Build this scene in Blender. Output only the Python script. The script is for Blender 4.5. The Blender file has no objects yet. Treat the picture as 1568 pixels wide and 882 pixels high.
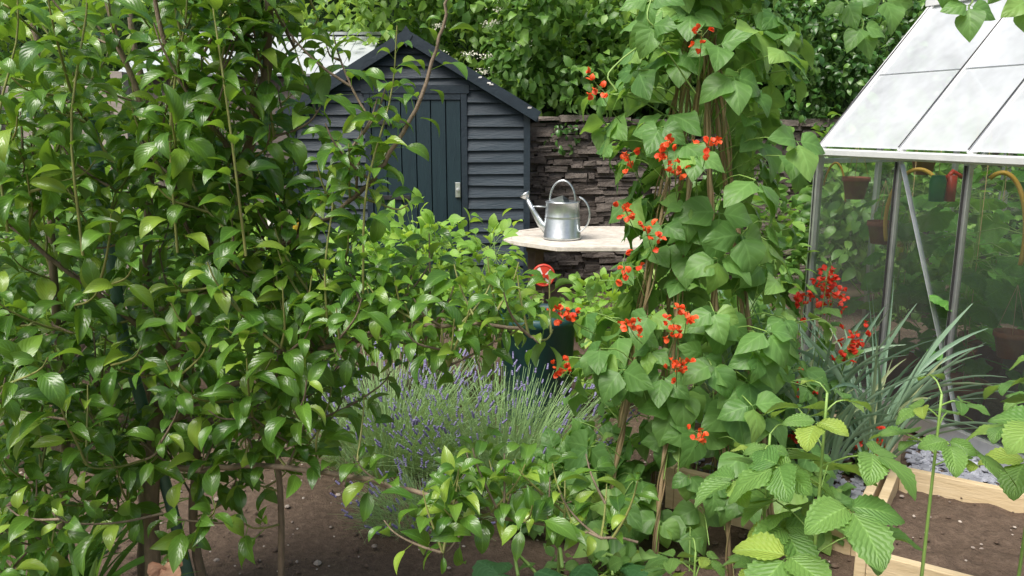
import bpy, math, numpy as np
from mathutils import Vector, Matrix
R = np.random.default_rng(11)
sc = bpy.context.scene
def nrm(a):
    a = np.asarray(a, float); return a/np.maximum(np.linalg.norm(a, axis=-1, keepdims=True), 1e-9)

# ---------------------------------------------------------------- materials
def mk(name):
    m = bpy.data.materials.new(name); m.use_nodes = True
    nt = m.node_tree; nt.nodes.clear()
    o = nt.nodes.new('ShaderNodeOutputMaterial')
    return m, nt, o
def nd(nt, t, **k):
    n = nt.nodes.new(t)
    for a, b in k.items(): setattr(n, a, b)
    return n
def mth(nt, op, a, b=None, c=None):
    n = nt.nodes.new('ShaderNodeMath'); n.operation = op
    for i, v in enumerate((a, b, c)):
        if v is None: continue
        if isinstance(v, (int, float)): n.inputs[i].default_value = v
        else: nt.links.new(v, n.inputs[i])
    return n.outputs[0]
def mixc(nt, f, a, b):
    n = nt.nodes.new('ShaderNodeMix'); n.data_type = 'RGBA'
    for i, v in ((0, f), (6, a), (7, b)):
        if isinstance(v, (int, float)): n.inputs[i].default_value = v
        elif isinstance(v, (tuple, list)): n.inputs[i].default_value = (*v[:3], 1)
        else: nt.links.new(v, n.inputs[i])
    return n.outputs[2]
def noise(nt, scale, detail=4, rough=.6, vec=None):
    n = nt.nodes.new('ShaderNodeTexNoise'); n.inputs['Scale'].default_value = scale
    n.inputs['Detail'].default_value = detail; n.inputs['Roughness'].default_value = rough
    if vec is None:
        tc = nt.nodes.new('ShaderNodeTexCoord'); vec = tc.outputs['Object']
    nt.links.new(vec, n.inputs['Vector'])
    return n.outputs['Fac']
def ramp(nt, f, stops):
    n = nt.nodes.new('ShaderNodeValToRGB'); e = n.color_ramp.elements
    while len(e) < len(stops): e.new(.5)
    for i, (p, c) in enumerate(stops):
        e[i].position = p; e[i].color = (*c, 1) if len(c) == 3 else c
    nt.links.new(f, n.inputs[0]); return n.outputs[0]

def leaf_mat(name, dark, light, back, rough=.38, veins=7, vs=.35, transl=.28, tcol=None, bump=.3, young=None, spec=.5, far=False):
    m, nt, o = mk(name)
    g = nd(nt, 'ShaderNodeNewGeometry')
    rnd = g.outputs['Random Per Island']
    stops = [(0, dark), (.75, light), (1, young or light)]
    if young: stops = [(0, dark), (.8, light), (.9, young), (1, young)]
    c = ramp(nt, rnd, stops)
    p = nd(nt, 'ShaderNodeBsdfPrincipled')
    p.inputs['Specular IOR Level'].default_value = spec
    if not far:
        uv = nd(nt, 'ShaderNodeUVMap')
        sep = nd(nt, 'ShaderNodeSeparateXYZ'); nt.links.new(uv.outputs[0], sep.inputs[0])
        au = mth(nt, 'ABSOLUTE', mth(nt, 'SUBTRACT', sep.outputs[0], .5))
        mid = mth(nt, 'SUBTRACT', 1.0, mth(nt, 'MULTIPLY', au, 22)); mid = mth(nt, 'MAXIMUM', mid, 0.0)
        ph = mth(nt, 'FRACT', mth(nt, 'SUBTRACT', mth(nt, 'MULTIPLY', sep.outputs[1], float(veins)), mth(nt, 'MULTIPLY', au, veins*.75)))
        tri = mth(nt, 'ABSOLUTE', mth(nt, 'SUBTRACT', ph, .5))
        line = mth(nt, 'MAXIMUM', mth(nt, 'SUBTRACT', 1.0, mth(nt, 'MULTIPLY', tri, 9)), 0.0)
        vein = mth(nt, 'MAXIMUM', mid, mth(nt, 'MULTIPLY', line, .6))
        nz = noise(nt, 11, 1)
        c = mixc(nt, mth(nt, 'MULTIPLY', nz, .4), c, dark)
        c = mixc(nt, mth(nt, 'MULTIPLY', vein, vs), c, tuple(min(1, x*2.0+.03) for x in light))
        b = nd(nt, 'ShaderNodeBump'); b.inputs['Strength'].default_value = bump; b.inputs['Distance'].default_value = .004
        nt.links.new(tri, b.inputs['Height']); nt.links.new(b.outputs[0], p.inputs['Normal'])
    cb = mixc(nt, .65, c, back)
    c2 = mixc(nt, g.outputs['Backfacing'], c, cb)
    nt.links.new(c2, p.inputs['Base Color'])
    nt.links.new(mth(nt, 'ADD', mth(nt, 'MULTIPLY', g.outputs['Backfacing'], .3), rough), p.inputs['Roughness'])
    t = nd(nt, 'ShaderNodeBsdfTranslucent')
    tc = mixc(nt, .6, c, tcol or (light[0]*2.6, light[1]*2.2, light[2]*.8)); nt.links.new(tc, t.inputs[0])
    mx = nd(nt, 'ShaderNodeMixShader'); mx.inputs[0].default_value = transl
    nt.links.new(p.outputs[0], mx.inputs[1]); nt.links.new(t.outputs[0], mx.inputs[2])
    nt.links.new(mx.outputs[0], o.inputs[0]); return m

def simple(name, a, b, scale=12, rough=.6, metal=0, bump=.2, bs=40, stretch=None, spec=.5, isl=0, bd=.01):
    m, nt, o = mk(name)
    tc = nd(nt, 'ShaderNodeTexCoord'); vec = tc.outputs['Object']
    if stretch:
        mp = nd(nt, 'ShaderNodeMapping'); mp.inputs['Scale'].default_value = stretch
        nt.links.new(vec, mp.inputs[0]); vec = mp.outputs[0]
    f = noise(nt, scale, 4, .65, vec)
    f2 = mth(nt, 'MULTIPLY', mth(nt, 'SUBTRACT', f, .25), 2.0)
    if isl:
        g = nd(nt, 'ShaderNodeNewGeometry')
        f2 = mth(nt, 'ADD', mth(nt, 'MULTIPLY', f2, 1-isl), mth(nt, 'MULTIPLY', g.outputs['Random Per Island'], isl))
    cl = nd(nt, 'ShaderNodeClamp'); nt.links.new(f2, cl.inputs[0])
    p = nd(nt, 'ShaderNodeBsdfPrincipled')
    nt.links.new(mixc(nt, cl.outputs[0], a, b), p.inputs['Base Color'])
    p.inputs['Roughness'].default_value = rough; p.inputs['Metallic'].default_value = metal
    p.inputs['Specular IOR Level'].default_value = spec
    if bump > .06:
        bp = nd(nt, 'ShaderNodeBump'); bp.inputs['Strength'].default_value = bump; bp.inputs['Distance'].default_value = bd
        nt.links.new(noise(nt, bs, 3, .7, vec), bp.inputs['Height']); nt.links.new(bp.outputs[0], p.inputs['Normal'])
    nt.links.new(p.outputs[0], o.inputs[0]); return m

M = {}
M['pear'] = leaf_mat('pear_leaf', (.045, .125, .020), (.135, .275, .036), (.20, .34, .10), .26, 8, .35, .35, bump=.2, young=(.31, .45, .06), spec=.65)
M['bean'] = leaf_mat('bean_leaf', (.085, .20, .050), (.175, .34, .090), (.27, .41, .17), .46, 4, .28, .38, bump=.5, young=(.28, .46, .11))
M['rasp'] = leaf_mat('raspberry_leaf', (.10, .23, .055), (.20, .36, .085), (.30, .39, .21), .5, 9, .3, .34, bump=.9, young=(.36, .48, .08))
M['cuc'] = leaf_mat('cucumber_leaf', (.07, .22, .035), (.15, .36, .06), (.18, .34, .10), .5, 5, .35, .4, bump=.5)
M['marrow'] = leaf_mat('marrow_leaf', (.04, .14, .04), (.08, .20, .065), (.12, .25, .1), .5, 5, .35, .25, bump=.7)
M['shrubl'] = leaf_mat('shrub_leaf_light', (.15, .31, .05), (.28, .47, .08), (.24, .38, .12), .5, 5, .25, .40, bump=.3, young=(.40, .55, .11))
M['bgl'] = leaf_mat('hedge_leaf', (.060, .15, .032), (.15, .30, .06), (.20, .33, .12), .42, 5, .2, .38, young=(.22, .39, .08), far=True)
M['bgl2'] = leaf_mat('elder_leaf', (.11, .22, .05), (.22, .38, .085), (.22, .35, .12), .45, 5, .2, .4, young=(.30, .46, .12), far=True)
M['ivy'] = leaf_mat('ivy_leaf', (.025, .075, .016), (.07, .18, .035), (.14, .25, .08), .33, 4, .3, .2, young=(.15, .29, .06), far=True)
M['leek'] = leaf_mat('leek_leaf', (.16, .29, .19), (.30, .46, .30), (.28, .42, .28), .45, 1, .1, .25, tcol=(.32, .48, .22), young=(.48, .54, .28), far=True)
M['strap'] = leaf_mat('strap_leaf', (.10, .25, .04), (.18, .38, .08), (.2, .35, .12), .4, 1, .1, .3, far=True)
M['lav'] = leaf_mat('lavender_stem', (.17, .30, .13), (.29, .44, .19), (.25, .38, .2), .7, 1, .05, .25, far=True)
M['lavfl'] = simple('lavender_flower', (.16, .14, .30), (.30, .27, .46), 60, .8, isl=.6, bump=0)
M['redfl'] = leaf_mat('scarlet_petal', (.75, .05, .01), (.90, .13, .03), (.85, .12, .03), .5, 1, .0, .3, tcol=(.95, .16, .03), far=True)
M['redfl2'] = leaf_mat('crimson_petal', (.62, .03, .015), (.82, .07, .03), (.75, .06, .02), .5, 1, .0, .3, tcol=(.9, .07, .02), far=True)
M['white'] = simple('elder_blossom', (.70, .69, .55), (.82, .82, .70), 50, .8, bump=0)
M['bark'] = simple('pear_bark', (.12, .09, .06), (.28, .22, .15), 25, .8, bump=.6, bs=60, stretch=(1, 1, .4))
M['twig'] = simple('green_twig', (.17, .20, .06), (.30, .30, .09), 20, .55, bump=0)
M['cane'] = simple('bamboo_cane', (.28, .19, .10), (.46, .35, .21), 18, .6, bump=.3, stretch=(1, 1, .2))
M['stem'] = simple('plant_stem', (.16, .30, .06), (.28, .42, .11), 20, .5, bump=0)
M['vine'] = simple('bean_vine', (.20, .22, .08), (.28, .16, .10), 10, .6, bump=0)
M['navy'] = simple('navy_paint', (.007, .018, .028), (.018, .037, .052), 9, .5, bump=.35, bs=30, stretch=(.35, 1, 3), isl=.3)
M['navyt'] = simple('navy_trim', (.007, .015, .024), (.015, .029, .041), 9, .5, bump=.3, bs=40)
M['navyd'] = simple('door_paint', (.005, .019, .027), (.011, .032, .041), 9, .5, bump=.3, bs=40, stretch=(3, 1, .35))
M['felt'] = simple('roof_felt', (.14, .15, .16), (.26, .27, .28), 20, .9, bump=.4, bs=150)
M['grayroof'] = simple('pale_roof_sheet', (.32, .35, .36), (.45, .48, .50), 5, .6, bump=.15)
M['greywood'] = simple('weathered_wood', (.22, .19, .16), (.40, .35, .31), 10, .85, bump=.5, bs=40, stretch=(.3, 1, 3), isl=.4)
M['brownwood'] = simple('old_grey_wood', (.10, .085, .07), (.20, .17, .145), 10, .8, bump=.4, stretch=(.3, 1, 3), isl=.3)
M['pine'] = simple('new_timber', (.50, .38, .21), (.70, .57, .37), 6, .65, bump=.3, bs=30, stretch=(.6, 4, 4))
M['stone'] = simple('wall_stone', (.068, .055, .047), (.24, .205, .175), 7, .9, bump=.9, bs=22, isl=.5, bd=.02)
M['mortar'] = simple('wall_gap', (.04, .033, .028), (.08, .067, .057), 12, .95)
M['slate'] = simple('slate_chips', (.18, .19, .22), (.42, .44, .50), 12, .6, bump=.4, isl=.7)
M['peb'] = simple('pebble', (.18, .14, .115), (.50, .44, .38), 20, .8, bump=.3, isl=.8)
M['clod'] = simple('soil_clod', (.07, .045, .03), (.16, .115, .085), 20, .95, bump=.8, isl=.5)
M['alu'] = simple('aluminium', (.55, .57, .58), (.72, .73, .73), 15, .38, metal=.85, bump=.0)
M['white_al'] = simple('greenhouse_gutter', (.62, .64, .64), (.80, .81, .80), 8, .45, metal=.2, bump=.1)
M['rubber'] = simple('black_gasket', (.012, .012, .012), (.03, .03, .03), 15, .6, bump=0)
M['galv'] = simple('galvanised_steel', (.50, .54, .56), (.74, .77, .78), 28, .33, metal=.9, bump=.08, bs=30)
M['ttop'] = simple('weathered_cream_table', (.40, .35, .29), (.74, .70, .62), 14, .6, bump=.3, bs=40)
M['dwood'] = simple('dark_wood', (.08, .06, .045), (.16, .12, .09), 12, .8, bump=.4)
M['terra'] = simple('terracotta', (.28, .085, .045), (.44, .16, .085), 10, .75, bump=.1)
M['redpl'] = simple('red_plastic', (.50, .035, .02), (.62, .06, .035), 8, .4, bump=.0)
M['whitepl'] = simple('white_plastic', (.62, .60, .57), (.76, .74, .70), 8, .4, bump=.0)
M['grnpl'] = simple('green_plastic', (.02, .20, .07), (.03, .30, .11), 8, .4, bump=.0)
M['yelpl'] = simple('yellow_hose', (.62, .36, .04), (.78, .50, .09), 8, .45, bump=.0)
M['teal'] = simple('dark_teal_plastic', (.012, .05, .055), (.022, .085, .085), 6, .45, bump=.1)
M['stake'] = simple('coated_green_stake', (.08, .17, .13), (.13, .25, .19), 10, .45, bump=.15)
M['string'] = simple('garden_string', (.50, .34, .16), (.66, .48, .24), 10, .8, bump=0)
M['brownlf'] = simple('dead_leaf', (.38, .18, .10), (.62, .40, .26), 30, .7, bump=.5)
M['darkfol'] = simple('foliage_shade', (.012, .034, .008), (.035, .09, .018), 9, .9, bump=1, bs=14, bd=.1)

m, nt, o = mk('soil')
n2 = noise(nt, 28, 6, .75); n3 = noise(nt, 140, 2, .7)
c = ramp(nt, n2, [(.3, (.055, .036, .025)), (.55, (.125, .085, .060)), (.75, (.21, .155, .115))])
c = mixc(nt, mth(nt, 'MULTIPLY', n3, .35), c, (.25, .20, .155))
p = nd(nt, 'ShaderNodeBsdfPrincipled'); p.inputs['Roughness'].default_value = .95; p.inputs['Specular IOR Level'].default_value = .15
nt.links.new(c, p.inputs['Base Color'])
b = nd(nt, 'ShaderNodeBump'); b.inputs['Strength'].default_value = .9; b.inputs['Distance'].default_value = .02
nt.links.new(mth(nt, 'ADD', n2, mth(nt, 'MULTIPLY', n3, .4)), b.inputs['Height']); nt.links.new(b.outputs[0], p.inputs['Normal'])
nt.links.new(p.outputs[0], o.inputs[0]); M['soil'] = m
def glass(name, dif, gl, col):
    m, nt, o = mk(name)
    tr = nd(nt, 'ShaderNodeBsdfTransparent'); tr.inputs[0].default_value = (.96, .98, .97, 1)
    g = nd(nt, 'ShaderNodeBsdfGlossy'); g.inputs['Roughness'].default_value = .04; g.inputs[0].default_value = (.9, .93, .95, 1)
    d = nd(nt, 'ShaderNodeBsdfDiffuse'); d.inputs[0].default_value = (*col, 1)
    t2 = nd(nt, 'ShaderNodeBsdfTranslucent'); t2.inputs[0].default_value = (*col, 1)
    dd = nd(nt, 'ShaderNodeMixShader'); dd.inputs[0].default_value = .3
    nt.links.new(d.outputs[0], dd.inputs[1]); nt.links.new(t2.outputs[0], dd.inputs[2])
    nz = noise(nt, 4, 3, .7)
    f = mth(nt, 'MULTIPLY', mth(nt, 'ADD', mth(nt, 'MULTIPLY', nz, .8), .6), dif)
    a = nd(nt, 'ShaderNodeMixShader'); nt.links.new(f, a.inputs[0]); nt.links.new(tr.outputs[0], a.inputs[1]); nt.links.new(dd.outputs[0], a.inputs[2])
    lw = nd(nt, 'ShaderNodeFresnel'); lw.inputs[0].default_value = 1.5
    b = nd(nt, 'ShaderNodeMixShader'); nt.links.new(mth(nt, 'MULTIPLY', lw.outputs[0], gl), b.inputs[0])
    nt.links.new(a.outputs[0], b.inputs[1]); nt.links.new(g.outputs[0], b.inputs[2]); nt.links.new(b.outputs[0], o.inputs[0])
    return m
M['glass'] = glass('clear_glass', .045, 1.0, (.8, .85, .85))
M['rglass'] = glass('hazy_roof_glass', .62, 1.0, (.92, .96, 1.0))

# ---------------------------------------------------------------- mesh builder
class MB:
    def __init__(s): s.V = []; s.F = []; s.U = []; s.I = []; s.n = 0
    def add(s, V, F, mat=0, U=None):
        V = np.asarray(V, float); s.V.append(V)
        o = s.n
        for f in F: s.F.append(tuple(i+o for i in f)); s.I.append(mat)
        s.U.append(np.zeros((len(V), 2))+.25 if U is None else np.asarray(U)); s.n += len(V)
    def box(s, lo, hi, mat=0, jit=0, M4=None):
        x0, y0, z0 = lo; x1, y1, z1 = hi
        V = np.array([[x0, y0, z0], [x1, y0, z0], [x1, y1, z0], [x0, y1, z0], [x0, y0, z1], [x1, y0, z1], [x1, y1, z1], [x0, y1, z1]], float)
        if jit: V += R.uniform(-jit, jit, V.shape)
        if M4 is not None: V = V@np.array(M4.to_3x3()).T+np.array(M4.translation)
        s.add(V, [(0, 3, 2, 1), (4, 5, 6, 7), (0, 1, 5, 4), (1, 2, 6, 5), (2, 3, 7, 6), (3, 0, 4, 7)], mat)
    def beam(s, a, b, w, h, mat=0, up=(0, 0, 1)):
        a = np.array(a, float); b = np.array(b, float); d = nrm(b-a); u = np.array(up, float)
        if abs(d@u) > .95: u = np.array([0, 1., 0])
        x = nrm(np.cross(d, u)); z = np.cross(x, d)
        V = [p+x*i*w/2+z*j*h/2 for p in (a, b) for i, j in ((-1, -1), (1, -1), (1, 1), (-1, 1))]
        s.add(V, [(0, 1, 2, 3), (7, 6, 5, 4), (0, 4, 5, 1), (1, 5, 6, 2), (2, 6, 7, 3), (3, 7, 4, 0)], mat)
    def tube(s, P, r, seg=6, mat=0, cap=True):
        P = np.asarray(P, float); k = len(P); r = np.zeros(k)+r
        T = nrm(np.gradient(P, axis=0)); V = []
        ref = np.array([0.13, .27, .95]); 
        if abs(T[0]@nrm(ref)) > .9: ref = np.array([1., .1, 0])
        x = nrm(np.cross(T[0], ref))
        a = np.arange(seg)*2*math.pi/seg
        for i in range(k):
            x = nrm(x-T[i]*(x@T[i])); y = np.cross(T[i], x)
            V.append(P[i]+r[i]*(np.cos(a)[:, None]*x+np.sin(a)[:, None]*y))
        F = [(i*seg+j, i*seg+(j+1) % seg, (i+1)*seg+(j+1) % seg, (i+1)*seg+j) for i in range(k-1) for j in range(seg)]
        if cap: F += [tuple(range(seg))[::-1], tuple((k-1)*seg+j for j in range(seg))]
        s.add(np.concatenate(V), F, mat)
    def lathe(s, prof, c, seg=28, mat=0):
        V = []; 
        for r, z in prof:
            for j in range(seg):
                a = 2*math.pi*j/seg; V.append((c[0]+r*math.cos(a), c[1]+r*math.sin(a), c[2]+z))
        F = [(i*seg+j, i*seg+(j+1) % seg, (i+1)*seg+(j+1) % seg, (i+1)*seg+j) for i in range(len(prof)-1) for j in range(seg)]
        s.add(V, F, mat)
    def scatter(s, temps, P, D, N, S, mat=0):
        P = np.asarray(P, float); K = len(P)
        if K == 0: return
        D = nrm(D); N = np.asarray(N, float); N = nrm(N-D*np.sum(N*D, 1, keepdims=True)); X = np.cross(D, N)
        S = np.zeros(K)+S; pick = R.integers(0, len(temps), K)
        for ti, (tv, tf, tu) in enumerate(temps):
            ix = np.where(pick == ti)[0]
            if len(ix) == 0: continue
            v = tv[None]*S[ix][:, None, None]
            W = v[..., 0:1]*X[ix][:, None]+v[..., 1:2]*D[ix][:, None]+v[..., 2:3]*N[ix][:, None]+P[ix][:, None]
            n = len(tv); tf = np.asarray(tf)
            FF = (tf[None]+(s.n+np.arange(len(ix))*n)[:, None, None]).reshape(-1, tf.shape[1])
            s.F.extend(map(tuple, FF.tolist())); s.I.extend([mat]*len(FF))
            s.V.append(W.reshape(-1, 3)); s.U.append(np.tile(tu, (len(ix), 1))); s.n += n*len(ix)
    def obj(s, name, mats, parent=None, smooth=True, bevel=0):
        me = bpy.data.meshes.new(name); V = np.concatenate(s.V)
        me.from_pydata(V.tolist(), [], s.F)
        for k in mats: me.materials.append(M[k])
        me.polygons.foreach_set('material_index', s.I)
        me.polygons.foreach_set('use_smooth', [smooth]*len(s.F))
        U = np.concatenate(s.U); uvl = me.uv_layers.new(name='UVMap')
        li = np.zeros(len(me.loops), int); me.loops.foreach_get('vertex_index', li)
        uvl.data.foreach_set('uv', U[li].ravel())
        me.update(); ob = bpy.data.objects.new(name, me); sc.collection.objects.link(ob)
        if parent: ob.parent = parent
        if bevel:
            md = ob.modifiers.new('b', 'BEVEL'); md.width = bevel; md.segments = 2; md.limit_method = 'ANGLE'
        return ob
def empty(name, loc=(0, 0, 0), rz=0):
    e = bpy.data.objects.new(name, None); sc.collection.objects.link(e); e.location = loc; e.rotation_euler = (0, 0, rz); e.empty_display_size = .1
    return e

# ---------------------------------------------------------------- leaf templates
def gen_leaf(prof, n=8, ac=2, fold=.4, droop=1.2, d0=.3, pet=.25, pw=.014, wav=0, twist=0, side=0, serr=0):
    ts = ([-pet, -.001] if pet > 0 else [])+list(np.linspace(0, 1, n+1))
    V = []; U = []; y = z = xx = 0; lt = ts[0]; yaw = 0
    for i, t in enumerate(ts):
        ds = t-lt; lt = t; tt = max(t, 0)
        a = d0-droop*tt**1.15; yaw += side*ds
        y += math.cos(a)*math.cos(yaw)*ds; z += math.sin(a)*ds; xx += math.sin(yaw)*math.cos(a)*ds
        w = max(prof(tt), pw) if t < .5 else max(prof(tt), .002)
        if t < 0: w = pw
        if serr and 0 < t < 1: w *= 1+serr*(1 if i % 2 else -1)
        f = fold if t > 0 else 0
        tw = twist*tt
        for k in range(-ac, ac+1):
            q = k/ac; lx = q*w*math.cos(f*.9); lz = abs(q)*w*math.sin(f)+wav*w*math.sin(t*9+k*1.3)*q*q
            x2 = lx*math.cos(tw)-lz*math.sin(tw); z2 = lx*math.sin(tw)+lz*math.cos(tw)
            V.append((xx+x2, y-z2*math.sin(a), z+z2*math.cos(a))); U.append((.5+.5*q, tt))
    m = 2*ac+1
    F = [(i*m+j, i*m+j+1, (i+1)*m+j+1, (i+1)*m+j) for i in range(len(ts)-1) for j in range(m-1)]
    return np.array(V), F, np.array(U)
P_pear = lambda t: .25*max(0, math.sin(math.pi*t**.82))**.85*(1-.3*t**2)
P_bean = lambda t: .43*max(0, math.sin(math.pi*min(1, t)**.55))**.75*(1-.28*t**2)+.0
P_rasp = lambda t: .35*max(0, math.sin(math.pi*t**.75))**.72
P_oval = lambda t: .30*max(0, math.sin(math.pi*t**.8))**.8
P_strap = lambda t: .028*(1-t**3)+.001
def rr(a, b): return float(R.uniform(a, b))
T_pear = [gen_leaf(P_pear, 8, 2, rr(.2, .8), rr(.7, 2.0), rr(.1, .7), rr(.25, .5), .012, rr(0, .2), rr(-.5, .5), rr(-.4, .4)) for _ in range(18)]
T_bean = [gen_leaf(P_bean, 8, 2, rr(-.25, .35), rr(.2, 1.2), rr(-.1, .3), .12, .012, rr(.05, .3), rr(-.3, .3), rr(-.2, .2)) for _ in range(14)]
T_rasp = [gen_leaf(P_rasp, 18, 3, rr(.0, .35), rr(.4, 1.1), rr(0, .3), .06, .014, rr(.03, .15), rr(-.2, .2), rr(-.2, .2), .07) for _ in range(8)]
T_oval = [gen_leaf(P_oval, 5, 1, rr(.1, .5), rr(.3, 1.3), rr(0, .5), .2, .015, 0, rr(-.4, .4), rr(-.3, .3)) for _ in range(10)]
T_far = [gen_leaf(lambda t: .33*max(0, math.sin(math.pi*t**.8))**.8, 3, 1, rr(.1, .5), rr(.2, 1.2), rr(0, .4), 0) for _ in range(8)]
T_strap = [gen_leaf(P_strap, 12, 1, .5, rr(.2, 1.5), 0, 0, .01, 0, rr(-1.2, 1.2), rr(-.3, .3)) for _ in range(10)]
T_blade = [gen_leaf(lambda t: .007*(1-t)+.001, 5, 1, .3, rr(.2, .8), 0, 0, .003) for _ in range(5)]
T_petal = [gen_leaf(lambda t: .5*max(0, math.sin(math.pi*min(1, t*.93+.03)))**.6, 4, 1, rr(.3, .8), rr(-1.2, 1.6), rr(0, .4), .15, .05) for _ in range(6)]
def gen_palm(lobes=5, depth=.25, cup=.2, wav=.06, seed=0):
    na = 44; nr = 5; V = [(0, .35, 0)]; U = [(.5, 0)]
    for r in range(1, nr+1):
        for j in range(na):
            a = 2*math.pi*j/na
            notch = 1-.75*math.exp(-((abs(a-math.pi))/.28)**2)
            rad = (1-depth*(.5-.5*math.cos(lobes*a)))*notch*(.5+.07*math.cos(a))*(1+(.035 if j % 2 else -.03)*(r == nr))
            rho = (r/nr if r > 1 else .02)*rad
            V.append((rho*math.sin(a), rho*math.cos(a)+.35, -cup*rho**1.6*1.3+wav*math.sin(lobes*a+1)*rho/.5*(r/nr)))
            U.append((.5+.5*math.sin(a*lobes/2)*.9, r/nr))
    F = [(1+(r-1)*na+j, 1+r*na+j, 1+r*na+(j+1) % na, 1+(r-1)*na+(j+1) % na)[::-1] for r in range(1, nr) for j in range(na)]
    return np.array(V), F, np.array(U)
T_palm = [gen_palm(5, .22, rr(.2, .7), rr(.03, .08), i) for i in range(5)]

# ---------------------------------------------------------------- world, sun, camera
w = bpy.data.worlds.new('World'); sc.world = w; w.use_nodes = True
nt = w.node_tree; bg = nt.nodes['Background']; sky = nt.nodes.new('ShaderNodeTexSky'); sky.sky_type = 'NISHITA'; sky.sun_disc = False
L = Vector((-.38, -.45, .90)).normalized()
sky.sun_elevation = math.asin(L.z); sky.sun_rotation = math.atan2(L.x, L.y); sky.air_density = 1.0; sky.dust_density = 5.0; sky.ozone_density = .5
nt.links.new(sky.outputs[0], bg.inputs[0]); bg.inputs[1].default_value = .15
ld = bpy.data.lights.new('sun', 'SUN'); ld.energy = 4.6; ld.angle = math.radians(35); ld.color = (1, .97, .93)
lo = bpy.data.objects.new('sun', ld); sc.collection.objects.link(lo); lo.rotation_euler = L.to_track_quat('Z', 'Y').to_euler(); lo.location = (0, 0, 8)
cd = bpy.data.cameras.new('camera'); cd.lens = 28.24; cd.sensor_width = 36; cd.clip_end = 800; cd.clip_start = .05
co = bpy.data.objects.new('camera', cd); sc.collection.objects.link(co); co.location = (0, 0, 1.6); co.rotation_euler = (math.radians(90-11.5), 0, 0)
sc.camera = co
sc.view_settings.view_transform = 'Standard'; sc.view_settings.look = 'None'; sc.view_settings.exposure = 0

# ---------------------------------------------------------------- ground
from mathutils import noise as mn
xs = np.concatenate([[-250, -80, -30, -12], np.linspace(-6, 6, 150), [12, 30, 80, 250]])
ys = np.concatenate([[-250, -80, -20, -5, 0], np.linspace(1.2, 9, 120), [12, 30, 80, 300]])
V = []; 
for y in ys:
    for x in xs:
        z = 0
        if abs(x) < 6.1 and 1 < y < 9.1:
            z = .03*mn.noise(Vector((x*2, y*2, 0)))+.022*mn.noise(Vector((x*9, y*9, 3)))+.012*mn.noise(Vector((x*25, y*25, 7)))
        V.append((x, y, z))
nx = len(xs); g = MB()
g.add(V, [(j*nx+i, j*nx+i+1, (j+1)*nx+i+1, (j+1)*nx+i) for j in range(len(ys)-1) for i in range(nx-1)])
g.obj('ground', ['soil'])
def blob(mb, c, r, mat=0, flat=.6):
    a = np.array([[1, 0, 0], [-1, 0, 0], [0, 1, 0], [0, -1, 0], [0, 0, 1], [0, 0, -1]], float)
    F = [(0, 2, 4), (2, 1, 4), (1, 3, 4), (3, 0, 4), (2, 0, 5), (1, 2, 5), (3, 1, 5), (0, 3, 5)]
    pts = list(a); fs = []
    for f in F:
        A, B, C = [a[i] for i in f]; k = len(pts); pts += [nrm(A+B), nrm(B+C), nrm(C+A)]
        fs += [(f[0], k, k+2), (k, f[1], k+1), (k+2, k+1, f[2]), (k, k+1, k+2)]
    V = np.array(pts)*(r*np.array([1, R.uniform(.6, 1.1), flat])); th = R.uniform(0, 6.3)
    V = V@np.array([[math.cos(th), math.sin(th), 0], [-math.sin(th), math.cos(th), 0], [0, 0, 1]])
    mb.add(V+np.array(c), fs, mat)
g = MB()
for i in range(1500):
    x = rr(-2.4, 1.4); y = rr(2.3, 4.6); blob(g, (x, y, .012), R.choice([.005, .008, .012, .016], p=[.5, .3, .14, .06]), 0 if R.random() < .3 else 1)
g.obj('soil_stones', ['peb', 'clod'], smooth=False)

# ---------------------------------------------------------------- stone wall
g = MB(); z = 0; WY = 8.05
while z < 1.60:
    h = rr(.022, .06); x = -6
    while x < 8:
        l = rr(.06, .30); dy = rr(-.045, .045); sag = .03*math.sin(x*1.3+z)+.014*math.sin(x*4+z*2)
        g.box((x+.002, WY+dy, z+.001+sag), (x+l-.003, WY+.3, z+h-.001+sag+rr(-.006, .012)), 0, .009); x += l
    z += h
g.box((-6, WY+.05, 0), (8, WY+.42, 1.55), 1)
x = -6
while x < 8:
    l = rr(.15, .45); sag = .03*math.sin(x*1.3+z); g.box((x, WY-.05+rr(-.03, .02), z+sag), (x+l-.01, WY+.45, z+sag+rr(.03, .07)), 0, .012); x += l
g.obj('stone_wall', ['stone', 'mortar'], smooth=False)

# ---------------------------------------------------------------- background foliage
def clump_leaves(mb, temps, centers, radii, per, size, mat=0, up=.7, squash=.8):
    for c, r in zip(centers, radii):
        k = int(per*(r/.5)**2)
        n = nrm(R.normal(size=(k, 3))); P = c+n*(r*R.uniform(.55, 1.08, (k, 1)))*np.array([1, 1, squash])
        D = nrm(n*.6+R.normal(size=(k, 3))*.6+np.array([0, -.1, -.35])); N = n*.8+np.array([0, -.15, up])+R.normal(size=(k, 3))*.35
        mb.scatter(temps, P, D, N, size*R.uniform(.7, 1.25, k), mat)
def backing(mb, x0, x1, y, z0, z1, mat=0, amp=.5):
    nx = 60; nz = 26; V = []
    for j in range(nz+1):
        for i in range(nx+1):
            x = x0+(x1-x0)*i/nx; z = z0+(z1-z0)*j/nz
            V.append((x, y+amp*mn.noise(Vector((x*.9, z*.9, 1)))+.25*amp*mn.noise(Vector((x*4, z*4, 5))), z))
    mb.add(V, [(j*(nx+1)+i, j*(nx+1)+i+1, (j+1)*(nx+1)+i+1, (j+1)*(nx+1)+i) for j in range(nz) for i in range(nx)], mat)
def cents(n, x, y, z): return np.stack([R.uniform(*x, n), R.uniform(*y, n), R.uniform(*z, n)], 1)
T_mid = [gen_leaf(P_oval, 3, 1, rr(.1, .5), rr(.4, 1.3), rr(0, .5), 0) for _ in range(8)]
g = MB()
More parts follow.
